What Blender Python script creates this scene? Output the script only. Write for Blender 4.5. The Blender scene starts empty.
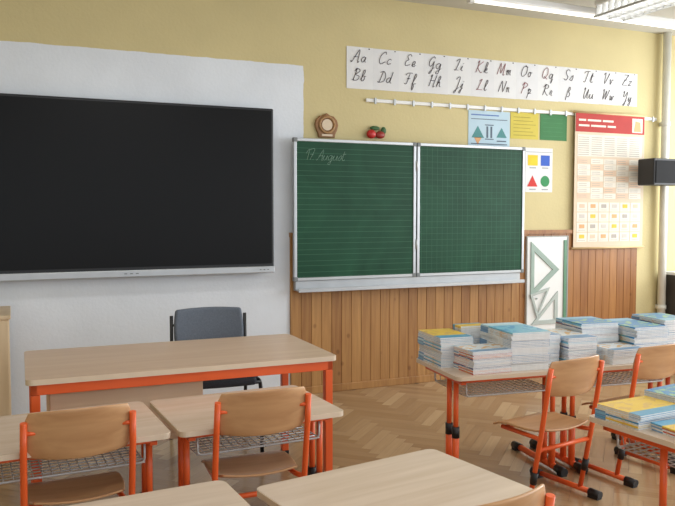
import bpy, bmesh, math, random
from mathutils import Vector, Matrix
random.seed(7)
SC=bpy.context.scene
try:
    SC.view_settings.view_transform='Standard'
except Exception: pass
def lin(c):
    return tuple(((x/255)/12.92 if x/255<=0.04045 else (((x/255)+0.055)/1.055)**2.4) for x in c)+(1,)
# ---------------------------------------------------------------- materials
def newmat(name):
    m=bpy.data.materials.new(name); m.use_nodes=True
    nt=m.node_tree; b=nt.nodes['Principled BSDF']; return m,nt,b
def N(nt,t,**k):
    n=nt.nodes.new(t)
    for a,v in k.items(): setattr(n,a,v)
    return n
def setin(n,name,v): n.inputs[name].default_value=v
def plain(name,rgb,rough=.5,metal=0,spec=.5,var=.06,scale=8,bump=0):
    m,nt,b=newmat(name)
    tc=N(nt,'ShaderNodeTexCoord'); no=N(nt,'ShaderNodeTexNoise'); setin(no,'Scale',scale); setin(no,'Detail',4)
    nt.links.new(tc.outputs['Object'],no.inputs['Vector'])
    r=N(nt,'ShaderNodeValToRGB'); c=lin(rgb)
    r.color_ramp.elements[0].position=.3; r.color_ramp.elements[1].position=.7
    r.color_ramp.elements[0].color=tuple(x*(1-var) for x in c[:3])+(1,)
    r.color_ramp.elements[1].color=tuple(min(1,x*(1+var)) for x in c[:3])+(1,)
    nt.links.new(no.outputs['Fac'],r.inputs['Fac']); nt.links.new(r.outputs['Color'],b.inputs['Base Color'])
    setin(b,'Roughness',rough); setin(b,'Metallic',metal); setin(b,'Specular IOR Level',spec)
    return m
def wood(name,c1,c2,stretch=(1.5,18,18),rough=.35,scale=1.6,spec=.5):
    m,nt,b=newmat(name)
    tc=N(nt,'ShaderNodeTexCoord'); mp=N(nt,'ShaderNodeMapping'); mp.inputs['Scale'].default_value=stretch
    no=N(nt,'ShaderNodeTexNoise'); setin(no,'Scale',scale); setin(no,'Detail',6); setin(no,'Distortion',.4)
    nt.links.new(tc.outputs['Object'],mp.inputs['Vector']); nt.links.new(mp.outputs['Vector'],no.inputs['Vector'])
    r=N(nt,'ShaderNodeValToRGB'); r.color_ramp.elements[0].position=.3; r.color_ramp.elements[1].position=.7
    r.color_ramp.elements[0].color=lin(c1); r.color_ramp.elements[1].color=lin(c2)
    nt.links.new(no.outputs['Fac'],r.inputs['Fac']); nt.links.new(r.outputs['Color'],b.inputs['Base Color'])
    setin(b,'Roughness',rough); setin(b,'Specular IOR Level',spec); return m
def emis(name,rgb,s):
    m,nt,b=newmat(name); setin(b,'Base Color',lin(rgb)); setin(b,'Emission Color',lin(rgb)); setin(b,'Emission Strength',s); return m
ORANGE=plain('orange_enamel',(232,98,44),.35,var=.03)
BLACKP=plain('black_plastic',(28,28,30),.45,var=.05)
TOPW=wood('beech_laminate',(208,187,166),(221,202,183),(1.2,14,14),.26)
TOPW2=wood('beech_laminate_warm',(202,173,148),(215,190,165),(1.0,12,12),.28)
EDGE=plain('edge_band',(218,200,178),.45,var=.03)
PLY=wood('beech_plywood',(182,136,94),(202,158,114),(2,16,16),.35)
METAL=plain('zinc_wire',(196,198,200),.4,.35,var=.04)
ALU=plain('brushed_aluminium',(184,188,192),.38,.5,var=.05)
DALU=plain('grey_corner_plastic',(120,124,126),.5,var=.05)
PAPER=plain('white_paper',(226,227,228),.8,var=.02)
PAGES=plain('page_block',(233,234,234),.8,var=.05,scale=60)
CREAM=plain('cream_paper',(216,198,174),.75,var=.03)
INK=plain('dark_script_ink',(66,58,66),.8,var=.05)
PINK=plain('pink_script_ink',(146,84,88),.8,var=.05)
RED=plain('red_print_deep',(176,52,46),.7,var=.05)
BLUE=plain('blue_print',(48,92,190),.7,var=.04)
LBLUE=plain('light_blue_print',(184,208,222),.75,var=.03)
YEL=plain('yellow_print',(226,190,70),.7,var=.04)
PYEL=plain('pale_yellow_card',(206,190,84),.75,var=.05)
GRN=plain('green_print',(50,140,84),.7,var=.04)
DGRN=plain('green_card',(62,122,74),.75,var=.06)
GREY=plain('grey_print',(160,164,168),.7,var=.05)
TGREY=plain('text_grey_print',(172,164,156),.7,var=.05)
ORP=plain('orange_print',(220,166,116),.7,var=.05)
WHITE=plain('white_enamel',(232,233,232),.35,var=.02)
PIPEM=plain('pipe_paint',(228,227,218),.4,var=.04)
CHALK=plain('chalk_white',(132,164,146),.9,var=.25,scale=120)
GFAB=plain('grey_upholstery',(98,106,118),.85,var=.12,scale=120)
DFAB=plain('dark_seat_upholstery',(62,68,78),.8,var=.12,scale=120)
BROWN=wood('dark_carved_wood',(120,84,46),(160,114,70),(6,6,6),.5)
CABW=wood('cabinet_wood',(205,180,145),(220,196,162),(12,12,1.2),.45)
# ---------------------------------------------------------------- mesh builder
class MB:
    def __init__(s): s.bm=bmesh.new(); s.mi=0
    def _tag(s,faces,smooth=False):
        for f in faces: f.material_index=s.mi; f.smooth=smooth
    def mat(s,i): s.mi=i; return s
    def box(s,c,d,rot=None):
        hx,hy,hz=d[0]/2,d[1]/2,d[2]/2
        M=Matrix.Translation(c)
        if rot is not None: M=M@rot.to_4x4()
        vs=[s.bm.verts.new(M@Vector((x*hx,y*hy,z*hz))) for x in(-1,1) for y in(-1,1) for z in(-1,1)]
        ix=[(0,1,3,2),(4,6,7,5),(0,4,5,1),(2,3,7,6),(0,2,6,4),(1,5,7,3)]
        s._tag([s.bm.faces.new([vs[i] for i in q]) for q in ix]); return s
    def bb(s,x0,x1,y0,y1,z0,z1): return s.box(((x0+x1)/2,(y0+y1)/2,(z0+z1)/2),(x1-x0,y1-y0,z1-z0))
    def tube(s,pts,r,seg=10,caps=True,fil=0):
        P=[Vector(p) for p in pts]
        if fil and len(P)>2:
            Q=[P[0]]
            for i in range(1,len(P)-1):
                a=(P[i-1]-P[i]); b=(P[i+1]-P[i]); fa=min(fil,a.length*.45); fb=min(fil,b.length*.45)
                A=P[i]+a.normalized()*fa; B=P[i]+b.normalized()*fb
                for k in range(6):
                    t=k/5; Q.append(A*(1-t)**2+P[i]*2*t*(1-t)+B*t*t)
            Q.append(P[-1]); P=Q
        n=len(P); rings=[]; up=None
        for i,p in enumerate(P):
            if i==0: d=P[1]-P[0]
            elif i==n-1: d=P[-1]-P[-2]
            else: d=(P[i+1]-P[i]).normalized()+(P[i]-P[i-1]).normalized()
            if d.length<1e-6: d=P[i]-P[i-1]
            d.normalize()
            if up is None:
                up=Vector((0,0,1)) if abs(d.z)<.9 else Vector((1,0,0))
            x=d.cross(up).normalized(); y=x.cross(d).normalized(); up=y
            rings.append([s.bm.verts.new(p+x*math.cos(2*math.pi*k/seg)*r+y*math.sin(2*math.pi*k/seg)*r) for k in range(seg)])
        fs=[]
        for i in range(n-1):
            for k in range(seg):
                fs.append(s.bm.faces.new([rings[i][k],rings[i][(k+1)%seg],rings[i+1][(k+1)%seg],rings[i+1][k]]))
        s._tag(fs,True)
        if caps:
            s._tag([s.bm.faces.new(rings[0][::-1]),s.bm.faces.new(rings[-1])])
        return s
    def prism(s,pts,axis,a,b):
        def v(p,h): return Vector((p[0],p[1],h)) if axis=='z' else (Vector((p[0],h,p[1])) if axis=='y' else Vector((h,p[0],p[1])))
        A=[s.bm.verts.new(v(p,a)) for p in pts]; B=[s.bm.verts.new(v(p,b)) for p in pts]; n=len(pts)
        s._tag([s.bm.faces.new(A[::-1]),s.bm.faces.new(B)]+[s.bm.faces.new([A[i],A[(i+1)%n],B[(i+1)%n],B[i]]) for i in range(n)]); return s
    def sphere(s,c,r,sc=(1,1,1)):
        g=bmesh.ops.create_uvsphere(s.bm,u_segments=16,v_segments=10,radius=r)
        bmesh.ops.scale(s.bm,vec=sc,verts=g['verts']); bmesh.ops.translate(s.bm,vec=c,verts=g['verts'])
        fs=set(f for v in g['verts'] for f in v.link_faces); s._tag(fs,True); return s
    def obj(s,name,mats,parent=None,bevel=0,loc=(0,0,0)):
        bmesh.ops.recalc_face_normals(s.bm,faces=s.bm.faces[:])
        me=bpy.data.meshes.new(name); s.bm.to_mesh(me); s.bm.free()
        for m in (mats if isinstance(mats,(list,tuple)) else [mats]): me.materials.append(m)
        o=bpy.data.objects.new(name,me); SC.collection.objects.link(o); o.location=loc
        if parent: o.parent=parent
        if bevel:
            b=o.modifiers.new('bevel','BEVEL'); b.width=bevel; b.segments=2; b.limit_method='ANGLE'; b.angle_limit=.7
        return o
    def each(s,name,mats,parent=None,bevel=0):
        # one object per piece
        seen=set(); isl=[]
        for v in s.bm.verts:
            if v in seen: continue
            st=[v]; seen.add(v); comp=[]
            while st:
                a=st.pop(); comp.append(a)
                for e in a.link_edges:
                    b=e.other_vert(a)
                    if b not in seen: seen.add(b); st.append(b)
            isl.append(comp)
        boxes=[[tuple(min(v.co[i] for v in c) for i in range(3)),tuple(max(v.co[i] for v in c) for i in range(3)),list(c)] for c in isl]
        ch=True
        while ch:
            ch=False
            for i in range(len(boxes)):
                for j in range(i+1,len(boxes)):
                    A,B=boxes[i],boxes[j]
                    if all(A[0][k]<=B[1][k]+1e-5 and B[0][k]<=A[1][k]+1e-5 for k in range(3)):
                        boxes[i]=[tuple(min(A[0][k],B[0][k]) for k in range(3)),tuple(max(A[1][k],B[1][k]) for k in range(3)),A[2]+B[2]]
                        boxes.pop(j); ch=True; break
                if ch: break
        out=[]
        for _,_,vs in boxes:
            m=MB(); mp={v:m.bm.verts.new(v.co) for v in vs}; fs=set(f for v in vs for f in v.link_faces)
            for f in sorted(fs,key=lambda q:q.index):
                g=m.bm.faces.new([mp[v] for v in f.verts]); g.material_index=f.material_index; g.smooth=f.smooth
            out.append(m.obj(name,mats,parent,bevel))
        s.bm.free(); return out
def rrect(w,d,r,n=5):
    out=[]
    for cx,cy,a0 in((w/2-r,d/2-r,0),(-w/2+r,d/2-r,90),(-w/2+r,-d/2+r,180),(w/2-r,-d/2+r,270)):
        for k in range(n+1):
            a=math.radians(a0+90*k/n); out.append((cx+r*math.cos(a),cy+r*math.sin(a)))
    return out
def empty(name,loc=(0,0,0),rz=0,label='',cat='',group=None):
    e=bpy.data.objects.new(name,None); e.empty_display_size=.1; SC.collection.objects.link(e)
    e.location=loc; e.rotation_euler=(0,0,math.radians(rz)); tag(e,label,cat,group); return e
def tag(o,label,cat,group=None):
    o['label']=label; o['category']=cat
    if group: o['group']=group
    return o
def struct(o): o['kind']='structure'; return o
def dup(top,loc,rz=0,label=None):
    t=top.copy(); SC.collection.objects.link(t); t.location=loc; t.rotation_euler=(0,0,math.radians(rz))
    if label: t['label']=label
    def rec(src,dst):
        for ch in [o for o in list(SC.objects) if o.parent==src]:
            c=ch.copy(); SC.collection.objects.link(c); c.parent=dst; rec(ch,c)
    rec(top,t); return t
YW=5.57
XR=6.7; XL=-2.6; YB=-2.5; ZC=3.2
# ---------------------------------------------------------------- room
bm=bmesh.new(); col=bm.loops.layers.color.new('plank'); uvl=bm.loops.layers.uv.new('UVMap')
Wd=.07; n=6; gap=.0009; ang=math.radians(45); ca,sa=math.cos(ang),math.sin(ang)
cx0,cy0=2.0,1.5
def addp(x0,y0,w,h,horiz):
    mx,my=(x0+w/2),(y0+h/2)
    wx,wy=mx*ca-my*sa+cx0,mx*sa+my*ca+cy0
    if not(XL-.1<wx<XR+.1 and YB-.1<wy<YW+.1): return
    vs=[]
    for px,py in((x0+gap,y0+gap),(x0+w-gap,y0+gap),(x0+w-gap,y0+h-gap),(x0+gap,y0+h-gap)):
        vs.append(bm.verts.new((px*ca-py*sa+cx0,px*sa+py*ca+cy0,0)))
    f=bm.faces.new(vs); t=.5+(random.random()-.5)*.7+(.15 if horiz else -.15); t=max(0,min(1,t)); ou,ov=random.random()*10,random.random()*10
    uv=[(0,0),(w,0),(w,h),(0,h)] if horiz else [(0,0),(0,w),(h,w),(h,0)]
    for l,q in zip(f.loops,uv):
        l[col]=(t,t,t,1); l[uvl].uv=(q[0]+ou,q[1]+ov)
R=100
for y in range(-R,R):
    for x0 in range(-R,R):
        if (x0-y)%(2*n)==0: addp(x0*Wd,y*Wd,n*Wd,Wd,True)
for x in range(-R,R):
    for y0 in range(-R,R):
        if (x-y0)%(2*n)==2*n-1: addp(x*Wd,y0*Wd,Wd,n*Wd,False)
s0=[bm.verts.new(p) for p in((XL,YB,-.004),(XR,YB,-.004),(XR,YW+.02,-.004),(XL,YW+.02,-.004))]
f=bm.faces.new(s0)
for l in f.loops: l[col]=(0,0,0,1)
f.material_index=1
me=bpy.data.meshes.new('floor'); bm.to_mesh(me); bm.free()
m,nt,b=newmat('herringbone_parquet')
at=N(nt,'ShaderNodeVertexColor',layer_name='plank'); uvn=N(nt,'ShaderNodeUVMap'); uvn.uv_map='UVMap'
mp=N(nt,'ShaderNodeMapping'); mp.inputs['Scale'].default_value=(3,40,1)
no=N(nt,'ShaderNodeTexNoise'); setin(no,'Scale',1.5); setin(no,'Detail',5)
nt.links.new(uvn.outputs['UV'],mp.inputs['Vector']); nt.links.new(mp.outputs['Vector'],no.inputs['Vector'])
r=N(nt,'ShaderNodeValToRGB'); r.color_ramp.elements[0].color=lin((164,132,96)); r.color_ramp.elements[1].color=lin((198,170,132))
nt.links.new(at.outputs['Color'],r.inputs['Fac'])
mx=N(nt,'ShaderNodeMix',data_type='RGBA',blend_type='MULTIPLY'); mx.inputs[0].default_value=.25
nt.links.new(r.outputs['Color'],mx.inputs[6]); 
r2=N(nt,'ShaderNodeValToRGB'); r2.color_ramp.elements[0].position=.3;r2.color_ramp.elements[0].color=(.6,.55,.5,1); r2.color_ramp.elements[1].position=.7; r2.color_ramp.elements[1].color=(1,1,1,1)
nt.links.new(no.outputs['Fac'],r2.inputs['Fac']); nt.links.new(r2.outputs['Color'],mx.inputs[7])
nt.links.new(mx.outputs[2],b.inputs['Base Color']); setin(b,'Roughness',.23)
me.materials.append(m); me.materials.append(plain('joint_dark',(122,94,68),.7))
fl=bpy.data.objects.new('floor',me); SC.collection.objects.link(fl); struct(fl)
m,nt,b=newmat('painted_plaster')
tc=N(nt,'ShaderNodeTexCoord'); sx=N(nt,'ShaderNodeSeparateXYZ'); nt.links.new(tc.outputs['Object'],sx.inputs[0])
no=N(nt,'ShaderNodeTexNoise'); setin(no,'Scale',9); setin(no,'Detail',5); nt.links.new(tc.outputs['Object'],no.inputs['Vector'])
def mth(op,a,bv):
    k=N(nt,'ShaderNodeMath',operation=op)
    for i,v in enumerate((a,bv)):
        if isinstance(v,(int,float)): k.inputs[i].default_value=v
        else: nt.links.new(v,k.inputs[i])
    return k.outputs[0]
jit=mth('MULTIPLY',mth('SUBTRACT',no.outputs['Fac'],.5),.03)
jx=mth('ADD',sx.outputs['X'],jit); jz=mth('ADD',sx.outputs['Z'],mth('MULTIPLY',jit,.5))
mask=mth('MULTIPLY',mth('LESS_THAN',jx,2.13),mth('LESS_THAN',jz,2.605))
def tone(c,v):
    q=N(nt,'ShaderNodeValToRGB'); c=lin(c); n2=N(nt,'ShaderNodeTexNoise'); setin(n2,'Scale',2.2); setin(n2,'Detail',5); nt.links.new(tc.outputs['Object'],n2.inputs['Vector'])
    q.color_ramp.elements[0].position=.35;q.color_ramp.elements[1].position=.65
    q.color_ramp.elements[0].color=tuple(x*(1-v) for x in c[:3])+(1,); q.color_ramp.elements[1].color=tuple(min(1,x*(1+v)) for x in c[:3])+(1,)
    nt.links.new(n2.outputs['Fac'],q.inputs['Fac']); return q.outputs['Color']
YC=(206,192,144)
mx=N(nt,'ShaderNodeMix',data_type='RGBA'); nt.links.new(mask,mx.inputs[0]); nt.links.new(tone(YC,.03),mx.inputs[6]); nt.links.new(tone((223,229,237),.04),mx.inputs[7])
nt.links.new(mx.outputs[2],b.inputs['Base Color']); setin(b,'Roughness',.75)
bp=N(nt,'ShaderNodeBump'); setin(bp,'Strength',.15); setin(bp,'Distance',.01); n3=N(nt,'ShaderNodeTexNoise'); setin(n3,'Scale',50); nt.links.new(tc.outputs['Object'],n3.inputs['Vector']); nt.links.new(n3.outputs['Fac'],bp.inputs['Height']); nt.links.new(bp.outputs['Normal'],b.inputs['Normal'])
WALLM=m
YWALL=plain('yellow_plaster',YC,.75,var=.03,scale=2)
CEILM=plain('ceiling_paint',(190,187,176),.85,var=.02,scale=2)
struct(MB().bb(XL-.1,XR+.1,YW,YW+.15,0,ZC).obj('wall_front',WALLM))
struct(MB().bb(XL-.1,XR+.1,YB,YW+.15,ZC,ZC+.12).obj('ceiling',CEILM))
struct(MB().bb(XL-.1,XL,YB,YW,0,ZC).obj('wall_left',YWALL))
w=MB(); w.bb(XR,XR+.2,YB,YW,0,.9); w.bb(XR,XR+.2,YB,YW,2.85,ZC)
wins=[(-2.1,-.5),(-.1,1.5),(1.9,3.5),(3.9,5.2)]
ed=[YB]+[v for a in wins for v in a]+[YW]
for i in range(0,len(ed),2): w.bb(XR,XR+.2,ed[i],ed[i+1],.9,2.85)
struct(w.obj('wall_right',YWALL))
for i,(y0,y1) in enumerate(wins):
    w=MB(); x0,x1=XR+.05,XR+.12
    for a,b_ in((y0,y0+.06),(y1-.06,y1),((y0+y1)/2-.04,(y0+y1)/2+.04)): w.bb(x0,x1,a,b_,.9,2.85)
    for z0,z1 in((.9,.96),(2.79,2.85),(2.2,2.26)): w.bb(x0,x1,y0,y1,z0,z1)
    struct(w.obj('window_%d'%(i+1),WHITE,bevel=.004))
# wainscot
m,nt,b=newmat('pine_panelling')
tc=N(nt,'ShaderNodeTexCoord'); sx=N(nt,'ShaderNodeSeparateXYZ'); nt.links.new(tc.outputs['Object'],sx.inputs[0])
BW=.088
fl_=mth('FLOOR',mth('DIVIDE',mth('SUBTRACT',sx.outputs['X'],2.01),BW),0)
wn=N(nt,'ShaderNodeTexWhiteNoise',noise_dimensions='1D'); nt.links.new(fl_,wn.inputs['W'])
cb=N(nt,'ShaderNodeCombineXYZ'); nt.links.new(mth('MULTIPLY',sx.outputs['X'],22),cb.inputs[0]); nt.links.new(mth('ADD',mth('MULTIPLY',sx.outputs['Z'],1.3),mth('MULTIPLY',wn.outputs['Value'],20)),cb.inputs[2])
no=N(nt,'ShaderNodeTexNoise'); setin(no,'Scale',1.6); setin(no,'Detail',5); setin(no,'Distortion',.8); nt.links.new(cb.outputs[0],no.inputs['Vector'])
fac=mth('ADD',mth('MULTIPLY',no.outputs['Fac'],.7),mth('MULTIPLY',wn.outputs['Value'],.3))
r=N(nt,'ShaderNodeValToRGB'); r.color_ramp.elements[0].position=.25; r.color_ramp.elements[0].color=lin((144,98,54)); r.color_ramp.elements[1].position=.75; r.color_ramp.elements[1].color=lin((188,142,86))
nt.links.new(fac,r.inputs['Fac'])
kn=N(nt,'ShaderNodeTexVoronoi'); setin(kn,'Scale',1.0); cb2=N(nt,'ShaderNodeCombineXYZ'); nt.links.new(mth('MULTIPLY',sx.outputs['X'],8),cb2.inputs[0]); nt.links.new(mth('MULTIPLY',sx.outputs['Z'],6),cb2.inputs[2]); nt.links.new(cb2.outputs[0],kn.inputs['Vector'])
kr=N(nt,'ShaderNodeValToRGB'); kr.color_ramp.elements[0].position=.07; kr.color_ramp.elements[0].color=(.35,.22,.14,1); kr.color_ramp.elements[1].position=.15; kr.color_ramp.elements[1].color=(1,1,1,1)
nt.links.new(kn.outputs['Distance'],kr.inputs['Fac'])
mx=N(nt,'ShaderNodeMix',data_type='RGBA',blend_type='MULTIPLY'); mx.inputs[0].default_value=.5; nt.links.new(r.outputs['Color'],mx.inputs[6]); nt.links.new(kr.outputs['Color'],mx.inputs[7])
m2=N(nt,'ShaderNodeMix',data_type='RGBA',blend_type='MULTIPLY'); nt.links.new(mth('GREATER_THAN',sx.outputs['X'],4.21),m2.inputs[0]); nt.links.new(mx.outputs[2],m2.inputs[6]); m2.inputs[7].default_value=(.84,.72,.64,1)
nt.links.new(m2.outputs[2],b.inputs['Base Color']); setin(b,'Roughness',.45)
PINE=m
w=MB(); x=2.01; pts=[(2.01,YW)]
while x<5.60-.01:
    x1=min(x+BW,5.61); pts+=[(x+.001,YW-.015),(x+.003,YW-.02),(x1-.003,YW-.02),(x1-.001,YW-.015)]; x+=BW
pts.append((5.61,YW))
w.prism(pts,'z',0,1.26); w.bb(2.005,5.615,YW-.034,YW,1.26,1.295)
struct(w.obj('trim_1',PINE))
struct(MB().bb(2.005,5.615,YW-.034,YW-.02,0,.06).obj('baseboard_front',PINE,bevel=.004))
# ---------------------------------------------------------------- heating pipe, speaker
p_=empty('heating_pipe',(0,0,0),0,'cream painted vertical heating pipe running up the wall','pipe')
MB().tube([(5.89,YW-.07,0),(5.89,YW-.07,ZC)],.038,16).obj('pipe_tube',PIPEM,p_)
for z in(.5,2.3): 
    o=MB(); o.tube([(5.89,YW-.07,z),(5.89,YW-.07,z+.04)],.046,16); o.bb(5.88,5.90,YW-.04,YW,z,z+.04); o.obj('pipe_clamp',PIPEM,p_)
e=empty('speaker',(5.68,5.33,1.71),0,'black box loudspeaker on a wall bracket beside the chart','speaker')
MB().bb(-.21,.21,-.1,.1,0,.25).obj('speaker_box',BLACKP,e,bevel=.012)
MB().bb(-.19,.19,-.108,-.1,.02,.23).obj('grille',plain('speaker_cloth',(20,20,22),.9,var=.2,scale=200),e,bevel=.003)
MB().bb(-.03,.03,.1,.235,.08,.14).obj('bracket',BLACKP,e)
e=empty('low_shelf_unit',(6.25,5.36,0),0,'low dark open shelf unit against the wall by the pipe','shelf unit')
o=MB(); DK=plain('dark_laminate',(72,66,62),.5)
o.bb(-.29,-.27,-.19,.19,0,.84); o.bb(.27,.29,-.19,.19,0,.84); o.bb(-.27,.27,.17,.19,0,.84)
for z in(.04,.42): o.bb(-.27,.27,-.19,.17,z,z+.02)
o.obj('body',DK,e)
MB().bb(-.30,.30,-.2,.2,.84,.87).obj('top',WHITE,e,bevel=.004)
# ---------------------------------------------------------------- display
e=empty('interactive_display',(.775,YW,1.0),0,'large wall-mounted black flat screen with silver lower speaker bar','display screen')
x0,x1=-1.07,1.07
MB().bb(x0,x1,-.11,-.03,.0,1.24).obj('housing',plain('dark_bezel',(22,24,27),.4),e,bevel=.01)
m,nt,b=newmat('screen_glass'); setin(b,'Base Color',lin((12,12,13))); setin(b,'Roughness',.32); setin(b,'Specular IOR Level',.18)
MB().bb(x0+.02,x1-.02,-.114,-.105,.065,1.222).obj('screen',m,e)
MB().bb(x0,x1,-.125,-.1,-.005,.045).obj('speaker_bar',ALU,e,bevel=.006)
o=MB()
for i in range(3): o.bb(.95+i*.03,.962+i*.03,-.128,-.12,.017,.024)
for i in range(3): o.bb(-.05+i*.04,-.03+i*.04,-.128,-.12,.017,.024)
o.each('button',DALU,e)
MB().bb(-.4,.4,-.03,0,.3,.9).obj('wall_mount',BLACKP,e)
# ---------------------------------------------------------------- chalkboard
def rulemat(name,kind):
    global nt
    m,nt,b=newmat(name); tc=N(nt,'ShaderNodeTexCoord'); sx=N(nt,'ShaderNodeSeparateXYZ'); nt.links.new(tc.outputs['Object'],sx.inputs[0])
    if kind=='rule':
        fr=mth('FRACT',mth('DIVIDE',sx.outputs['Z'],.088),0); l1=mth('LESS_THAN',fr,.05); l2=mth('MULTIPLY',mth('GREATER_THAN',fr,.42),mth('LESS_THAN',fr,.47)); k=mth('MAXIMUM',l1,l2)
    else:
        k=mth('MAXIMUM',mth('LESS_THAN',mth('FRACT',mth('DIVIDE',sx.outputs['Z'],.05),0),.06),mth('LESS_THAN',mth('FRACT',mth('DIVIDE',sx.outputs['X'],.05),0),.06))
    no=N(nt,'ShaderNodeTexNoise'); setin(no,'Scale',2.2); setin(no,'Detail',6); setin(no,'Distortion',1.5); nt.links.new(tc.outputs['Object'],no.inputs['Vector'])
    r=N(nt,'ShaderNodeValToRGB'); r.color_ramp.elements[0].position=.3;r.color_ramp.elements[0].color=lin((12,60,40)); r.color_ramp.elements[1].position=.75; r.color_ramp.elements[1].color=lin((26,78,54))
    nt.links.new(no.outputs['Fac'],r.inputs['Fac'])
    mx=N(nt,'ShaderNodeMix',data_type='RGBA'); nt.links.new(mth('MULTIPLY',k,.28),mx.inputs[0]); nt.links.new(r.outputs['Color'],mx.inputs[6]); mx.inputs[7].default_value=lin((84,138,110))
    nt.links.new(mx.outputs[2],b.inputs['Base Color']); setin(b,'Roughness',.5); setin(b,'Specular IOR Level',.25); return m
e=empty('chalkboard',(0,YW,0),0,'green double chalkboard, ruled and squared, in aluminium frame','chalkboard')
for (a,c_,kd) in((2.01,3.088,'rule'),(3.1,4.19,'grid')):
    w_=c_-a; mid=(a+c_)/2
    MB().bb(-w_/2+.02,w_/2-.02,-.005,.005,-.535,.535).obj('writing_panel',rulemat('board_'+kd,kd),e,loc=(mid,-.092,1.475))
    f_=MB(); z0,z1=.92,2.03; t=.024
    f_.bb(a,a+t,-.105,-.07,z0,z1); f_.bb(c_-t,c_,-.105,-.07,z0,z1); f_.bb(a+t,c_-t,-.105,-.07,z0,z0+t); f_.bb(a+t,c_-t,-.105,-.07,z1-t,z1)
    f_.obj('frame',ALU,e,bevel=.003)
    f_=MB()
    for xx in(a+.014,c_-.014):
        for zz in(z0+.014,z1-.014): f_.bb(xx-.017,xx+.017,-.108,-.068,zz-.017,zz+.017)
    f_.each('corner_cap',DALU,e,bevel=.004)
o=MB(); 
for z in(1.15,1.8): o.tube([(3.094,-.108,z),(3.094,-.108,z+.08)],.008,8)
o.each('hinge',METAL,e)
o=MB(); o.bb(2.03,4.17,-.145,-.03,.84,.85); o.bb(2.03,4.17,-.15,-.142,.832,.862); o.bb(2.03,4.17,-.08,-.03,.85,.918)
o.obj('chalk_tray',ALU,e,bevel=.003)
o=MB(); 
for xx in(2.4,3.8): o.bb(xx-.04,xx+.04,-.07,-.02,.93,1.95)
o.each('wall_rail',ALU,e)
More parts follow.
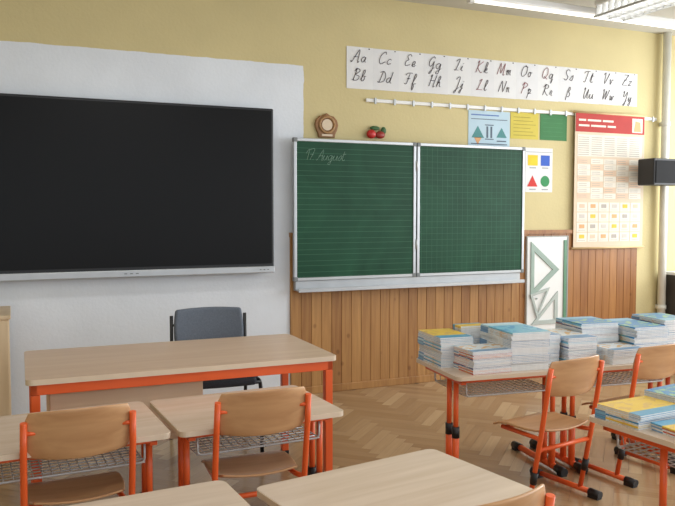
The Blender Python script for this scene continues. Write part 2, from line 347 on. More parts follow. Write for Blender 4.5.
# cursive stroke alphabet -----------------------------------------
ST={'1':[[(0,.6),(.22,1),(.22,0)]],'7':[[(0,.92),(.1,1),(.42,.98),(.2,0)],[(.1,.52),(.4,.52)]],'.':[[(0,0),(.03,.03)]],' ':[],
'a':[[(.28,.38),(.15,.45),(.02,.25),(.08,.03),(.2,.08),(.3,.4),(.28,.1),(.36,.02)]],
'b':[[(0,.1),(.2,.7),(.16,.95),(.08,.8),(.06,.1),(.16,0),(.28,.2),(.2,.4),(.34,.4)]],
'c':[[(.28,.38),(.15,.45),(.02,.22),(.1,.01),(.3,.1)]],
'd':[[(.28,.38),(.15,.45),(.02,.25),(.08,.03),(.2,.08),(.32,.5),(.36,.95),(.3,.1),(.4,.02)]],
'e':[[(0,.1),(.2,.22),(.22,.4),(.12,.45),(.03,.2),(.12,0),(.3,.12)]],
'f':[[(0,.1),(.2,.7),(.18,.95),(.08,.8),(.04,-.3),(.12,-.42),(.16,-.1),(.1,.05),(.3,.12)]],
'g':[[(.3,.42),(.16,.46),(.0,.3),(.06,.04),(.2,.06),(.32,.44),(.28,-.3),(.16,-.42),(.08,-.3),(.42,.05)]],
'h':[[(0,.1),(.2,.7),(.16,.95),(.08,.8),(.04,0),(.06,.2),(.2,.45),(.24,.1),(.34,.02)]],
'i':[[(0,.1),(.12,.45),(.08,.08),(.2,.04)],[(.15,.62),(.16,.67)]],
'j':[[(0,.1),(.14,.45),(.08,-.3),(-.02,-.4),(0,-.2),(.2,.08)],[(.16,.62),(.17,.67)]],
'k':[[(0,.1),(.2,.7),(.16,.95),(.08,.8),(.04,0)],[(.05,.2),(.22,.42),(.2,.25),(.08,.22),(.2,.02),(.32,.06)]],
'l':[[(0,.1),(.2,.7),(.16,.95),(.07,.75),(.06,.1),(.14,0),(.24,.1)]],
'm':[[(0,.3),(.06,.44),(.05,0),(.08,.3),(.18,.44),(.18,0),(.21,.3),(.32,.44),(.33,.08),(.42,.03)]],
'n':[[(0,.3),(.06,.44),(.05,0),(.08,.3),(.2,.44),(.21,.08),(.3,.03)]],
'o':[[(.2,.42),(.08,.42),(.01,.2),(.1,0),(.22,.15),(.2,.4),(.14,.36),(.32,.4)]],
'p':[[(0,.3),(.1,.48),(.04,-.4)],[(.06,.3),(.2,.45),(.26,.25),(.14,.02),(.06,.08),(.34,.05)]],
'q':[[(.28,.38),(.15,.45),(.02,.25),(.08,.03),(.2,.08),(.3,.42),(.26,-.4),(.36,.0)]],
'r':[[(0,.1),(.08,.46),(.18,.4),(.15,.05),(.26,.03)]],
's':[[(-.02,.05),(.2,.5),(.26,.2),(.16,0),(.04,.06)]],
't':[[(.0,.1),(.14,.9),(.1,.1),(.18,0),(.32,.1)],[(.0,.6),(.3,.62)]],
'u':[[(-.08,.1),(.02,.45),(.0,.1),(.08,0),(.22,.1),(.3,.45),(.3,.1),(.38,0)]],
'v':[[(0,.35),(.06,.44),(.1,.05),(.16,.03),(.26,.42),(.34,.38)]],
'w':[[(0,.35),(.05,.44),(.07,.05),(.14,.04),(.2,.4),(.22,.05),(.3,.04),(.36,.42),(.43,.38)]],
'y':[[(0,.1),(.06,.44),(.06,.08),(.14,.02),(.28,.44),(.24,-.3),(.12,-.4),(.12,-.2),(.36,.06)]],
'z':[[(0,.43),(.3,.44)],[(.3,.44),(.0,.02)],[(.0,.02),(.32,.03)]],
'ß':[[(0,-.3),(.06,.6),(.16,.95),(.26,.75),(.14,.5),(.3,.3),(.22,.02),(.1,.05)]],
'A':[[(0,.1),(.1,.0),(.45,1),(.5,0),(.58,.04)],[(.15,.4),(.5,.4)]],
'B':[[(.1,.9),(.2,1),(.1,0)],[(.05,.8),(.3,1),(.45,.8),(.2,.52),(.5,.35),(.35,.02),(.02,.06)]],
'C':[[(.45,.8),(.35,1),(.1,.7),(.05,.25),(.2,.0),(.48,.2)]],
'D':[[(.25,.95),(.12,.05),(.0,.06),(.15,.0),(.45,.15),(.5,.6),(.3,.95),(.05,.85)]],
'E':[[(.42,.85),(.28,1),(.12,.8),(.25,.55),(.08,.4),(.1,.05),(.42,.15)]],
'F':[[(.3,.95),(.2,.1),(.02,.08)],[(.0,.8),(.15,.98),(.5,1)],[(.15,.5),(.4,.52)]],
'G':[[(.42,.85),(.3,1),(.06,.6),(.12,.2),(.3,.25),(.42,.6),(.35,-.3),(.18,-.4),(.5,.1)]],
'H':[[(.05,.85),(.15,1),(.05,.0)],[(.5,1),(.38,.0),(.5,.04)],[(.06,.5),(.45,.52)]],
'I':[[(.05,.8),(.3,1),(.15,.1),(.02,.06),(.35,.05)]],
'J':[[(.05,.8),(.35,1),(.2,-.3),(.05,-.35),(.4,.1)]],
'K':[[(.05,.85),(.15,1),(.05,0)],[(.48,.98),(.12,.5),(.42,.02),(.54,.08)]],
'L':[[(.1,.8),(.3,1),(.2,.6),(.1,.05),(.0,.08),(.2,.05),(.48,.04)]],
'M':[[(0,.0),(.15,1),(.28,.1),(.5,1),(.5,0),(.6,.04)]],
'N':[[(0,.0),(.15,1),(.38,0),(.52,1)]],
'O':[[(.3,1),(.08,.7),(.06,.2),(.25,0),(.48,.4),(.4,.9),(.25,.95),(.5,.85)]],
'P':[[(.1,.9),(.2,1),(.08,0)],[(.0,.75),(.3,1),(.48,.75),(.15,.45)]],
'Q':[[(.3,1),(.08,.7),(.06,.2),(.25,0),(.48,.4),(.4,.9),(.25,.95)],[(.2,.2),(.52,-.06)]],
'R':[[(.1,.9),(.2,1),(.08,0)],[(.0,.75),(.3,1),(.46,.75),(.15,.5),(.45,.02),(.55,.06)]],
'S':[[(.45,.85),(.3,1),(.12,.8),(.2,.55),(.38,.3),(.25,.02),(.02,.15)]],
'T':[[(.0,.8),(.12,.98),(.5,1)],[(.32,.98),(.2,.05),(.04,.06)]],
'U':[[(.0,.85),(.1,1),(.06,.2),(.2,.0),(.42,.9),(.4,.1),(.5,.04)]],
'V':[[(.0,.85),(.12,1),(.18,.0),(.48,1)]],
'W':[[(.0,.85),(.1,1),(.12,.02),(.34,.9),(.36,.02),(.62,1)]],
'Y':[[(.0,.85),(.1,1),(.08,.5),(.2,.45),(.42,.95),(.35,-.3),(.2,-.35),(.48,.08)]],
'Z':[[(.0,.98),(.46,1)],[(.46,1),(.0,.02)],[(.0,.02),(.46,.02)],[(.1,.5),(.36,.52)]]}
def smooth(p,k=4):
    if len(p)<3: return p
    q=[p[0]]+list(p)+[p[-1]]; out=[]
    for i in range(1,len(q)-2):
        for j in range(k):
            t=j/k; r_=[]
            for c in(0,1):
                a,b_,c_,d=q[i-1][c],q[i][c],q[i+1][c],q[i+2][c]
                r_.append(.5*(2*b_+(-a+c_)*t+(2*a-5*b_+4*c_-d)*t*t+(-a+3*b_-3*c_+d)*t**3))
            out.append(tuple(r_))
    out.append(p[-1]); return out
def width(ch): return max([a for p in ST[ch] for a,_ in p],default=.15)
def hand(name,body,x,z,y,s,r,mat,parent,slant=.28,gap=.05,center=False,caps=None,wx=1.0):
    o=MB()
    if center: x-=s*wx*(sum(width(c)+gap for c in body)+slant*.5)/2
    for ch in body:
        o.mat(1 if (caps and ch.isupper()) else 0)
        for p in ST[ch]: o.tube([(x+(a*wx+slant*b_)*s,y,z+b_*s) for a,b_ in smooth(p)],r,5)
        x+=(width(ch)+gap)*s*wx
    return o.obj(name,mat,parent)
hand('chalk_writing','17. August',2.10,1.865,-.098,.082,.0014,CHALK,e,wx=1.15)
# ---------------------------------------------------------------- wall decorations
e=empty('barometer_plaque',(2.32,YW,2.05),0,'small carved wooden plaque with round dial above the chalkboard','wall plaque')
pts=[(-.07,0),(.07,0),(.075,.03),(.09,.06),(.1,.1),(.09,.14),(.06,.17),(.03,.175),(0,.195),(-.03,.175),(-.06,.17),(-.09,.14),(-.1,.1),(-.09,.06),(-.075,.03)]
MB().prism(pts,'y',-.025,0).obj('plaque',BROWN,e,bevel=.006)
o=MB(); o.tube([(.062*math.cos(t*math.pi/12),-.028,.1+.062*math.sin(t*math.pi/12)) for t in range(25)],.011,8); o.obj('ring',wood('ring_wood',(150,112,70),(180,140,94),(6,6,6),.5),e)
MB().tube([(0,-.024,.1),(0,-.032,.1)],.045,24).obj('dial',CREAM,e)
MB().bb(-.045,.045,-.031,-.025,.01,.026).obj('name_strip',CREAM,e)
e=empty('fruit_ornament',(2.755,YW,2.055),0,'red and green fruit-shaped wall ornament above the chalkboard','ornament')
o=MB(); o.sphere((-.045,-.03,.038),.038,(1.1,.7,.95)); o.obj('fruit',plain('fruit_red',(190,40,38),.4),e)
o=MB(); o.sphere((.035,-.03,.034),.034,(1.3,.7,.9)); o.obj('fruit',plain('fruit_dark_red',(150,44,36),.4),e)
o=MB(); o.sphere((-.01,-.022,.088),.03,(1.5,.5,.6)); o.sphere((.07,-.022,.07),.03,(.8,.4,1.1)); o.obj('leaf',plain('dark_leaf',(54,94,52),.6),e)
e=empty('alphabet_banner',(2.50,YW-.001,0),0,'long white paper banner of cursive alphabet letters','alphabet banner')
o=MB(); nC=13; cw=3.08/nC
for i in range(nC):
    z0=2.455+.025*i/nC+random.uniform(-.001,.001)
    z1=2.79+random.uniform(-.001,.001)
    o.mat(i%2).bb(i*cw,(i+1)*cw,-.004-.0003*(i%2),0,z0,z1)
o.obj('paper_strip',[PAPER,plain('white_paper_shade',(222,223,225),.8,var=.02)],e)
top=['Aa','Cc','Ee','Gg','Ii','Kk','Mm','Oo','Qq','Ss','Tt','Vv','Zz']; bot=['Bb','Dd','Ff','Hh','Jj','Ll','Nn','Pp','Rr','ß','Uu','Ww','Yy']
for i in range(nC):
    hand('letter',top[i],(i+.5)*cw,2.67,-.007,.1,.0024,[INK,PINK if i in(5,6,8) else INK],e,center=True,gap=.14,caps=True,wx=1.25)
    hand('letter',bot[i],(i+.5)*cw,2.52,-.007,.096,.0024,[INK,PINK if i in(5,7) else INK],e,center=True,gap=.14,caps=True,wx=1.25)
o=MB()
for i in range(nC): o.bb((i+.82)*cw,(i+.87)*cw,-.006,-.0035,2.776,2.784)
o.each('pin_mark',INK,e)
e=empty('picture_rail',(0,YW,0),0,'thin white metal hanging rail with small hooks','hanging rail')
MB().bb(2.67,5.83,-.018,0,2.354,2.382).obj('rail',WHITE,e,bevel=.003)
o=MB()
for i in range(18):
    x_=2.75+i*.178; o.bb(x_-.008,x_+.008,-.028,-.016,2.34,2.388)
o.each('hook',ALU,e)
def poster(name,x0,x1,z0,z1,mat,label,cat='poster',y=0):
    e=empty(name,((x0+x1)/2,YW+y,z0),0,label,cat); w_=(x1-x0)/2
    MB().bb(-w_,w_,-.004,0,0,z1-z0).obj('sheet',mat,e); return e,w_,z1-z0
e,w_,h_=poster('picture_card',3.66,4.095,2.04,2.345,LBLUE,'pale blue laminated card with triangle figures and bars')
o=MB()
def tri_(o,cx,cz,s,up=1): o.prism([(cx-s,cz-s*.8*up),(cx+s,cz-s*.8*up),(cx,cz+s*.8*up)],'y',-.0056,-.004)
o.mat(0).bb(-.19,.1,-.0056,-.004,.262,.272); o.mat(3).bb(-.19,.19,-.0056,-.004,.228,.234)
o.mat(1); tri_(o,-.12,.12,.065); o.mat(2); tri_(o,-.12,.04,.04,-1)
o.mat(3).bb(-.03,-.012,-.0056,-.004,.07,.17); o.bb(.012,.03,-.0056,-.004,.07,.17); o.bb(-.045,.045,-.0056,-.004,.055,.063); o.bb(-.045,.045,-.0056,-.004,.178,.186)
o.mat(1); tri_(o,.13,.12,.055); o.mat(3).bb(.08,.18,-.0056,-.004,.04,.05); o.bb(-.19,.19,-.0056,-.004,.012,.02)
o.obj('print',[plain('steel_blue_print',(90,120,180),.7),plain('teal_print',(80,140,140),.7),ORP,plain('slate_print',(90,104,120),.7)],e)
e,w_,h_=poster('yellow_card',4.105,4.41,2.115,2.35,PYEL,'yellow laminated card with faint dark print')
o=MB()
for k in range(6): o.bb(-w_+.03,w_-.03-.03*(k%3),-.0055,-.004,.03+k*.032,.036+k*.032)
o.obj('print',plain('ochre_print',(170,154,70),.8),e)
e,w_,h_=poster('green_card',4.43,4.735,2.115,2.352,DGRN,'plain dark green laminated card')
o=MB()
for k in range(5): o.bb(-w_+.03,w_-.05,-.0055,-.004,.035+k*.04,.039+k*.04)
o.obj('print',plain('light_green_print',(78,136,88),.8),e)
e,w_,h_=poster('shape_card',4.27,4.575,1.64,2.04,PAPER,'white card with coloured geometric shapes')
o=MB()
o.mat(0).bb(-.125,-.015,-.006,-.004,.24,.335); o.mat(1).bb(.02,.12,-.006,-.004,.24,.335)
o.mat(2).prism([(-.13,.05),(-.015,.05),(-.072,.15)],'y',-.006,-.004)
o.mat(3).tube([(.07,-.004,.1),(.07,-.006,.1)],.05,24)
o.mat(4)
for cx,cz in((-.07,.215),(.07,.215),(-.07,.02),(.07,.02)): o.bb(cx-.035,cx+.035,-.006,-.004,cz,cz+.01)
o.mat(4).bb(-.145,.145,-.006,-.004,.36,.365)
o.obj('print',[plain('shape_yellow',(234,198,40),.7),BLUE,plain('shape_red',(206,50,44),.7),GRN,GREY],e)
e,w_,h_=poster('wall_chart',4.80,5.65,1.12,2.385,CREAM,'tall beige school wall chart with red header','wall chart',y=-.037)
PC=plain('pale_table_print',(226,220,208),.8); PG=plain('pale_grey_print',(200,194,186),.8)
o=MB()
o.mat(0).bb(-w_+.005,w_-.005,-.006,-.004,1.085,1.255)
for a_,b_,z_ in((-.385,-.30,1.185),(-.28,-.12,1.185),(-.10,.03,1.185),(-.385,-.26,1.135),(-.24,-.06,1.135),(-.04,.06,1.135)): o.mat(1).bb(a_,b_,-.0075,-.006,z_,z_+.018)
o.mat(1).bb(w_-.16,w_-.03,-.0072,-.006,1.10,1.235); o.mat(4).prism([(w_-.14,1.11),(w_-.05,1.11),(w_-.06,1.20),(w_-.12,1.21)],'y',-.0085,-.0072)
o.mat(1).bb(-w_+.03,w_-.03,-.006,-.004,.86,1.06)
o.mat(2)
for k in range(9):
    for c in range(5): o.bb(-.385+c*.155,-.26+c*.155,-.0075,-.006,.872+k*.02,.878+k*.02)
for r_ in range(7):
    for c in range(5):
        x_=-.39+c*.157; z_=.465+r_*.054
        o.mat(1 if (r_+c)%3 else 5).bb(x_,x_+.15,-.006,-.004,z_,z_+.049)
        o.mat(2)
        for k in range(2): o.bb(x_+.015,x_+.11,-.0075,-.006,z_+.012+k*.018,z_+.016+k*.018)
for r_ in range(4):
    for c in range(6):
        x_=-.39+c*.131; z_=.06+r_*.095
        o.mat(1).bb(x_,x_+.12,-.006,-.004,z_,z_+.084)
        o.mat([3,5,4,2,6][(c+r_*2)%5]).bb(x_+.03,x_+.09,-.0075,-.006,z_+.032,z_+.068)
        o.mat(2).bb(x_+.02,x_+.1,-.0075,-.006,z_+.012,z_+.016)
o.obj('print',[RED,PC,TGREY,YEL,ORP,plain('peach_print',(220,194,170),.8),PG],e)
for z_,rn in((1.265,'rod'),(0,'rod')): MB().tube([(-w_-.02,-.002,z_),(w_+.02,-.002,z_)],.011,8).obj(rn,plain('rod_wood',(206,176,130),.5),e)
# geometry tools board
e=empty('geometry_tool_board',(4.505,YW-.02,.37),0,'white board holding large teacher set squares and ruler','tool board')
MB().bb(-.235,.235,-.02,0,0,.87).obj('backing',WHITE,e,bevel=.005)
o=MB(); 
for a in((-.235,-.226,0,.87),(.226,.235,0,.87),(-.226,.226,0,.009),(-.226,.226,.861,.87)): o.bb(a[0],a[1],-.026,-.018,a[2],a[3])
o.obj('rim',plain('rim_grey',(160,164,162),.5),e)
def tri_ring(o,pts,t,y0,y1):
    c=Vector((sum(p[0] for p in pts)/3,sum(p[1] for p in pts)/3))
    inn=[tuple(c+(Vector(p)-c)*t) for p in pts]
    for i in range(3):
        j=(i+1)%3; o.prism([pts[i],pts[j],inn[j],inn[i]],'y',y0,y1)
TOOL=plain('tool_grey_green',(150,170,160),.4); TOOL2=plain('tool_pale_grey',(178,188,184),.4); TOOL3=plain('tool_green',(96,140,112),.4)
o=MB(); tri_ring(o,[(-.19,.30),(.13,.56),(-.19,.82)],.66,-.03,-.02); o.obj('set_square',TOOL,e)
o=MB(); tri_ring(o,[(-.18,.06),(.12,.06),(.12,.36)],.62,-.03,-.02); o.obj('set_square',TOOL2,e)
o=MB(); tri_ring(o,[(-.12,.12),(.02,.40),(-.2,.34)],.7,-.038,-.03); o.box((-.12,-.025,.30),(.015,.012,.015)); o.obj('set_square',TOOL2,e)
MB().bb(.185,.215,-.03,-.02,.04,.83).obj('ruler',TOOL3,e)
# ---------------------------------------------------------------- ceiling lights
e=empty('ceiling_lamp',(4.75,4.80,3.0),0,'long slim white fluorescent batten on the ceiling','ceiling lamp')
MB().bb(-1.6,1.6,-.04,.04,.04,.09).obj('housing',WHITE,e,bevel=.01)
MB().tube([(-1.55,0,.026),(1.55,0,.026)],.012,10).obj('tube',emis('tube_glow_soft',(255,252,244),1.3),e)
o=MB()
for x_ in(-1.58,1.58): o.bb(x_-.02,x_+.02,-.02,.02,.01,.045)
for x_ in(-1,1): o.bb(x_-.02,x_+.02,-.02,.02,.09,.2)
o.each('holder',WHITE,e)
e=empty('ceiling_lamp',(4.36,3.86,2.965),90,'bright louvred fluorescent lamp hanging below the ceiling','ceiling lamp')
MB().bb(-.8,.8,-.15,.15,.10,.14).obj('housing',WHITE,e,bevel=.01)
o=MB(); 
for y in(-.07,.07): o.tube([(-.76,y,.06),(.76,y,.06)],.024,10)
o.each('tube',emis('tube_glow',(255,252,246),5),e)
o=MB()
for i in range(25): x_=-.78+i*.065; o.prism([(-.15,.015),(.15,.015),(.14,.1),(-.14,.1)],'x',x_-.003,x_+.003)
for y in(-.148,0,.148): o.bb(-.8,.8,y-.003,y+.003,.008,.024)
o.obj('louvre',plain('louvre_aluminium',(196,198,198),.4),e)
o=MB(); 
for x_ in(-.5,.5): o.tube([(x_,0,.13),(x_,0,.235)],.008,6)
o.each('hanger',WHITE,e)
# ---------------------------------------------------------------- pupil table
def pupil_table():
    e=empty('pupil_table',(0,0,0),0,'','table','pupil tables'); Wt,Dt,Ht=.72,.56,.60
    o=MB(); o.mat(0).prism(rrect(Wt-.004,Dt-.004,.03),'z',Ht-.022,Ht); o.mat(1).prism(rrect(Wt,Dt,.032),'z',Ht-.0215,Ht-.001); 
    o.obj('tabletop',[TOPW,EDGE],e)
    o=MB(); z0,z1=Ht-.055,Ht-.0225; x_=Wt/2-.045; y_=Dt/2-.05
    o.bb(-x_,x_,y_-.02,y_,z0,z1); o.bb(-x_,-x_+.03,-y_,y_,z0,z1); o.bb(x_-.03,x_,-y_,y_,z0,z1); o.bb(-x_,x_,-y_,-y_+.02,z0+.01,z1)
    o.obj('apron',ORANGE,e,bevel=.003)
    for s in(-1,1):
        X=s*(x_-.015)
        o=MB()
        for yy in(-.14,-.06):
            o.mat(0).tube([(X,yy,.24),(X,yy,z0)],.014,12); o.tube([(X,yy,.02),(X,yy,.27)],.019,12)
            o.mat(1).tube([(X,yy,.24),(X,yy,.30)],.021,12)
        o.mat(0).tube([(X,-.24,.028),(X,.24,.028)],.018,12)
        o.obj('leg',[ORANGE,BLACKP],e)
        o=MB(); 
        for yy in(-1,1): o.tube([(X,yy*.19,.028),(X,yy*.265,.026)],.023,12); o.bb(X-.02,X+.02,yy*.24-.02,yy*.24+.02,0,.02)
        o.each('foot_cap',BLACKP,e)
    o=MB(); bx=.27; zz=.475
    for k in range(12):
        y=-.2+k*.035; o.tube([(-bx,y,zz),(bx,y,zz)],.003,6)
    for k in range(17):
        x=-bx+k*2*bx/16; o.tube([(x,-.2,zz),(x,.185,zz),(x,.2,zz+.05)],.0026,6)
    for y in(-.2,.19): o.tube([(-bx,y,Ht-.05),(-bx,y,zz),(bx,y,zz),(bx,y,Ht-.05)],.005,6,fil=.02)
    o.tube([(-bx,.2,.525),(bx,.2,.525)],.004,6)
    o.obj('wire_basket',METAL,e)
    return e
T=pupil_table(); T.location=(.18,3.14,0); T.rotation_euler=(0,0,math.radians(3))
T['label']='pale beech pupil table with orange frame and wire basket'
TB='pale beech pupil table holding stacks of new workbooks'
dup(T,(.928,3.165,0),3)
dup(T,(.265,2.005,0),4); dup(T,(1.073,1.984,0),9.6)
B1=((2.488,3.511),-6); B2=((3.214,3.435),-6); B3=((3.94,3.36),-6); TC=((2.58,2.185),4)
for B in(B1,B2,B3,TC): dup(T,(*B[0],0),B[1],TB)
# ---------------------------------------------------------------- pupil chair
def slab(name,fn,nu,nv,th,mat,parent):
    b_=bmesh.new(); g=[[b_.verts.new(fn(-1+2*i/nu,-1+2*j/nv)) for j in range(nv+1)] for i in range(nu+1)]
    for i in range(nu):
        for j in range(nv):
            f=b_.faces.new([g[i][j],g[i+1][j],g[i+1][j+1],g[i][j+1]]); f.smooth=True
    bmesh.ops.recalc_face_normals(b_,faces=b_.faces[:])
    me=bpy.data.meshes.new(name); b_.to_mesh(me); b_.free(); me.materials.append(mat)
    o=bpy.data.objects.new(name,me); SC.collection.objects.link(o); o.parent=parent
    s=o.modifiers.new('solid','SOLIDIFY'); s.thickness=th; s.offset=0
    bv=o.modifiers.new('bevel','BEVEL'); bv.width=th*.35; bv.segments=2; bv.limit_method='ANGLE'; bv.angle_limit=1.0
    return o
def sq(u,v,k): return u*math.sqrt(1-k*v*v/2),v*math.sqrt(1-k*u*u/2)
def pupil_chair():
    e=empty('pupil_chair',(0,0,0),0,'','chair','pupil chairs')
    def seat(u,v):
        a,b_=sq(u,v,.28); x=a*(.185 if v>0 else .185-.015*v*v); y=b_*.185+.0
        z=.378+.012*u*u*(1 if v<.5 else .5)-.006*(1-v*v)
        if v>.45: z-=.03*((v-.45)/.55)**2
        if v<-.6: z+=.012*((-v-.6)/.4)**2
        return Vector((x,y,z))
    slab('seat',seat,20,20,.01,PLY,e)
    def back(u,v):
        a,b_=sq(u,v,.42); x=a*.192; h=b_
        return Vector((x,-.222+.028*u*u-.03*(1-u*u)*.6-h*.018,.658+h*.095))
    slab('backrest',back,24,12,.011,PLY,e)
    o=MB()
    for s in(-1,1):
        o.tube([(s*.188,-.222,.712),(s*.19,-.205,.60),(s*.19,-.165,.36),(s*.19,-.10,.03)],.0125,12)
        o.tube([(s*.19,-.165,.352),(s*.165,-.12,.352),(s*.155,.12,.352)],.011,10,fil=.04)
        o.tube([(s*.19,-.2,.026),(s*.19,.19,.026)],.014,12)
        o.tube([(s*.188,-.213,.67),(s*.15,-.213,.67)],.008,8)
    o.tube([(-.19,-.15,.30),(.19,-.15,.30)],.011,10); o.tube([(-.155,.1,.352),(.155,.1,.352)],.011,10)
    o.obj('frame',ORANGE,e)
    o=MB()
    for s in(-1,1): o.tube([(s*.19,-.122,.13),(s*.19,-.135,.19)],.017,12)
    o.each('leg_sleeve',BLACKP,e)
    o=MB()
    for s in(-1,1):
        for y in(-1,1): o.tube([(s*.19,y*.16,.026),(s*.19,y*.225,.024)],.02,12); o.bb(s*.19-.018,s*.19+.018,y*.19-.03,y*.19+.03,0,.018)
    o.each('foot_cap',BLACKP,e)
    return e
C=pupil_chair(); C.location=(.205,3.05,0); C.rotation_euler=(0,0,math.radians(2)); C['label']='beech plywood pupil chair with orange tubular frame, tucked in'
dup(C,(.915,3.05,0),-1)
dup(C,(2.475,3.07,0),10,'beech plywood pupil chair with orange frame at book table')
dup(C,(3.16,3.18,0),6,'beech plywood pupil chair with orange frame at book table')
dup(C,(1.06,1.735,0),9)
# ---------------------------------------------------------------- teacher desk
e=empty('teacher_desk',(.785,3.885,0),-.5,'wide beech teacher desk with orange steel frame','desk')
Wt,Dt,Ht=1.48,.77,.72
o=MB(); o.mat(0).prism(rrect(Wt-.004,Dt-.004,.03),'z',Ht-.026,Ht); o.mat(1).prism(rrect(Wt,Dt,.032),'z',Ht-.0255,Ht-.001); o.obj('desktop',[TOPW2,EDGE],e)
o=MB(); x_=Wt/2-.02; y_=Dt/2-.02; z0,z1=Ht-.075,Ht-.0265
o.bb(-x_,x_,-y_,-y_+.03,z0,z1); o.bb(-x_,x_,y_-.03,y_,z0,z1); o.bb(-x_,-x_+.03,-y_,y_,z0,z1); o.bb(x_-.03,x_,-y_,y_,z0,z1)
o.obj('apron',ORANGE,e,bevel=.003)
for sx_ in(-1,1):
    for sy in(-1,1):
        X=sx_*(x_-.02); Y=sy*(y_-.02); o=MB(); o.mat(0).box((X,Y,(z0+.02)/2+.0),(.04,.04,z0-.02)); o.mat(1).box((X,Y,.01),(.044,.044,.02)); o.obj('leg',[ORANGE,BLACKP],e,bevel=.004)
MB().bb(-.64,.06,-.30,.22,.36,z0).obj('drawer_box',wood('drawer_front_wood',(216,186,156),(228,202,174),(1.0,12,12),.35),e,bevel=.004)
# teacher chair
e=empty('teacher_chair',(1.135,4.50,0),176,'grey upholstered chair with black frame behind desk','chair')
def tb(u,v):
    a,b_=sq(u,v,.22); return Vector((a*.222,-.2-.03*(1-u*u)-b_*.02,.70+b_*.145))
slab('backrest',tb,20,12,.035,GFAB,e)
def ts(u,v):
    a,b_=sq(u,v,.3); return Vector((a*.23,b_*.22,.455-.02*max(0,v)**3))
slab('seat',ts,16,16,.045,DFAB,e)
o=MB()
for s in(-1,1):
    o.tube([(s*.235,-.225,.80),(s*.236,-.215,.56),(s*.236,-.205,.45),(s*.24,-.26,.0)],.011,10,fil=.05); o.tube([(s*.235,-.22,.435),(s*.24,.19,.435),(s*.24,.22,0)],.012,10,fil=.05)
    o.tube([(s*.235,-.222,.74),(s*.19,-.215,.74)],.008,8)
o.tube([(-.235,-.2,.43),(.235,-.2,.43)],.011,8); o.tube([(-.24,.18,.43),(.24,.18,.43)],.011,8)
o.obj('frame',BLACKP,e)
# left cabinet
e=empty('side_cabinet',(-.325,5.24,0),0,'low light wood cabinet beside the wall','cabinet')
MB().bb(-.3,.3,-.25,.25,.03,.80).obj('body',CABW,e,bevel=.004)
MB().bb(-.31,.31,-.262,.26,.80,.825).obj('top',CABW,e,bevel=.004)
o=MB(); o.bb(-.295,-.003,-.268,-.25,.05,.79); o.bb(.003,.295,-.268,-.25,.05,.79); o.each('door',CABW,e,bevel=.003)
o=MB(); o.bb(-.05,-.035,-.285,-.268,.4,.52); o.bb(.035,.05,-.285,-.268,.4,.52); o.each('handle',ALU,e)
# ---------------------------------------------------------------- books
def covermat(name,base,acc,acc2):
    global nt
    m,nt,b=newmat(name); tc=N(nt,'ShaderNodeTexCoord'); sx=N(nt,'ShaderNodeSeparateXYZ'); nt.links.new(tc.outputs['Generated'],sx.inputs[0])
    k=mth('GREATER_THAN',sx.outputs['Y'],.74)
    mx=N(nt,'ShaderNodeMix',data_type='RGBA'); nt.links.new(k,mx.inputs[0]); mx.inputs[6].default_value=lin(base); mx.inputs[7].default_value=lin(acc)
    no=N(nt,'ShaderNodeTexNoise'); setin(no,'Scale',5); setin(no,'Detail',3); nt.links.new(tc.outputs['Generated'],no.inputs['Vector'])
    k2=mth('MULTIPLY',mth('GREATER_THAN',no.outputs['Fac'],.54),mth('MULTIPLY',mth('LESS_THAN',sx.outputs['Y'],.66),mth('GREATER_THAN',sx.outputs['Y'],.12)))
    m2=N(nt,'ShaderNodeMix',data_type='RGBA'); nt.links.new(k2,m2.inputs[0]); nt.links.new(mx.outputs[2],m2.inputs[6]); m2.inputs[7].default_value=lin(acc2)
    nt.links.new(m2.outputs[2],b.inputs['Base Color']); setin(b,'Roughness',.35); return m
KINDS={
 'blue':covermat('cover_blue',(62,138,192),(134,186,212),(150,190,150)),
 'cyan':covermat('cover_cyan',(126,190,214),(196,220,230),(90,158,204)),
 'yellow':covermat('cover_yellow',(230,194,72),(90,160,196),(214,176,90)),
 'red':covermat('cover_red',(196,70,62),(226,220,212),(225,170,80)),
 'orange':covermat('cover_orange',(226,128,70),(226,220,212),(120,140,170)),
 'navy':covermat('cover_navy',(70,88,134),(160,110,110),(206,208,218)),
 'white':covermat('cover_white',(220,225,228),(120,156,190),(216,176,120)),
 'green':covermat('cover_green',(120,166,126),(224,220,190),(70,116,168)),
}
CN={'blue':'blue','cyan':'light blue','yellow':'yellow','red':'red','orange':'orange','navy':'dark blue','white':'white','green':'green'}
meshes={}
def bookmesh(kind,w,d,t):
    key=(kind,w,d,t)
    if key in meshes: return meshes[key]
    o=MB(); c=.0005 if kind=='white' else .0008
    o.mat(0).bb(-w/2,w/2,-d/2,d/2,0,c); o.bb(-w/2,w/2,-d/2,d/2,t-c,t); o.bb(-w/2,-w/2+c,-d/2,d/2,c,t-c)
    o.mat(1).bb(-w/2+c,w/2-.001,-d/2+.001,d/2-.001,c,t-c)
    ob=o.obj('workbook',[KINDS[kind],PAGES]); meshes[key]=ob.data; bpy.data.objects.remove(ob); return meshes[key]
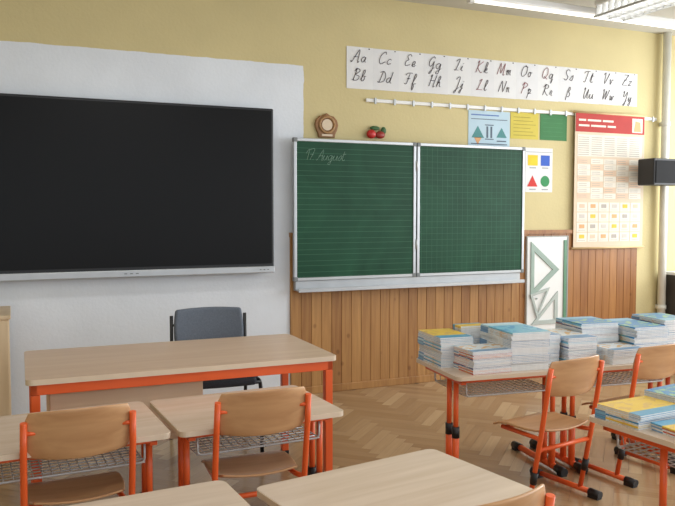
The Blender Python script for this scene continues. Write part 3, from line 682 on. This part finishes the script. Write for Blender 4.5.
def stack(table,lx,ly,lr,inner,topk,hgt,w,d,t,base=.6005,jit=.004):
    (tx,ty),tr=table; a=math.radians(tr); X=tx+lx*math.cos(a)-ly*math.sin(a); Y=ty+lx*math.sin(a)+ly*math.cos(a)
    z=base; cnt=max(2,int(hgt/t)); ox=oy=orz=0
    for i in range(cnt):
        k=topk if i>=cnt-1 else inner[i%len(inner)]
        o=bpy.data.objects.new('workbook',bookmesh(k,w,d,t)); SC.collection.objects.link(o)
        flip=180 if (i//5)%2 else 0
        if i%5==0: ox,oy,orz=random.uniform(-jit,jit),random.uniform(-jit,jit),random.uniform(-1.2,1.2)
        o.location=(X+ox+random.uniform(-.002,.002),Y+oy+random.uniform(-.002,.002),z); o.rotation_euler=(0,0,math.radians(tr+lr+flip+orz+random.uniform(-.8,.8)))
        tag(o,'thin %s-covered school workbook in a stack on the table'%CN[k],'book','workbooks stacked on pupil tables'); z+=t+.0003
stack(B1,-.245,.11,0,['white','blue','white','cyan','white'],'yellow',.165,.20,.30,.0085)
stack(B1,-.145,-.14,4,['red','white','orange','white','navy','orange','white'],'white',.12,.24,.2,.0065)
stack(B1,.10,-.05,-2,['white'],'cyan',.205,.235,.36,.008)
stack(B1,-.04,.215,0,['white'],'yellow',.19,.17,.10,.0125)
stack(B1,.29,.05,0,['white','white','white','cyan','white'],'white',.165,.13,.34,.008)
stack(B2,-.26,.0,2,['white','white','cyan','white','white','navy'],'white',.15,.19,.34,.008)
stack(B2,-.03,.12,-2,['navy','white','cyan','white','white'],'blue',.195,.25,.28,.008)
stack(B2,-.01,-.14,4,['white'],'white',.08,.22,.20,.008)
stack(B2,.235,.04,0,['white','white','blue','white'],'blue',.18,.23,.36,.008)
stack(B3,-.23,.08,0,['white','navy','white'],'blue',.20,.22,.30,.0125)
stack(B3,.05,.05,2,['white'],'cyan',.18,.24,.32,.0125)
stack(TC,-.20,.13,0,['white','yellow','white','blue'],'yellow',.06,.29,.22,.007)
stack(TC,.075,.13,5,['white','white','orange'],'blue',.08,.22,.27,.0085)
stack(TC,-.15,-.12,-8,['white','red','white','orange'],'yellow',.035,.32,.22,.006)
stack(TC,.16,-.14,4,['white','white','red'],'white',.055,.22,.22,.0075)
# ---------------------------------------------------------------- light
wd=bpy.data.worlds.new('sky'); SC.world=wd; wd.use_nodes=True; bg=wd.node_tree.nodes['Background']; bg.inputs[0].default_value=(.86,.93,1,1); bg.inputs[1].default_value=1.42
def area(name,loc,rot,sx_,sy,pw,col=(1,1,1)):
    l=bpy.data.lights.new(name,'AREA'); l.shape='RECTANGLE'; l.size=sx_; l.size_y=sy; l.energy=pw; l.color=col
    o=bpy.data.objects.new(name,l); SC.collection.objects.link(o); o.location=loc; o.rotation_euler=rot; return o
for y0,y1 in wins:
    area('window_daylight',(XR+.04,(y0+y1)/2,1.9),(0,math.radians(90),0),1.9,y1-y0,62,(.92,.96,1))
area('ceiling_lamp_light',(4.36,3.86,2.95),(0,0,0),.25,1.5,9,(1,.98,.95))
for x,y in((1.2,1.2),(4.2,1.2),(.8,3.6)):
    area('ceiling_lamp_light',(x,y,3.1),(0,0,0),1.6,.3,17,(1,.99,.97))
cam=bpy.data.cameras.new('camera'); cam.lens=40; cam.sensor_width=36; cam.clip_start=.05
co=bpy.data.objects.new('camera',cam); SC.collection.objects.link(co); co.location=(0,0,1.45)
co.rotation_euler=(math.radians(90)-math.atan(40/750),0,math.radians(-23.5)); SC.camera=co
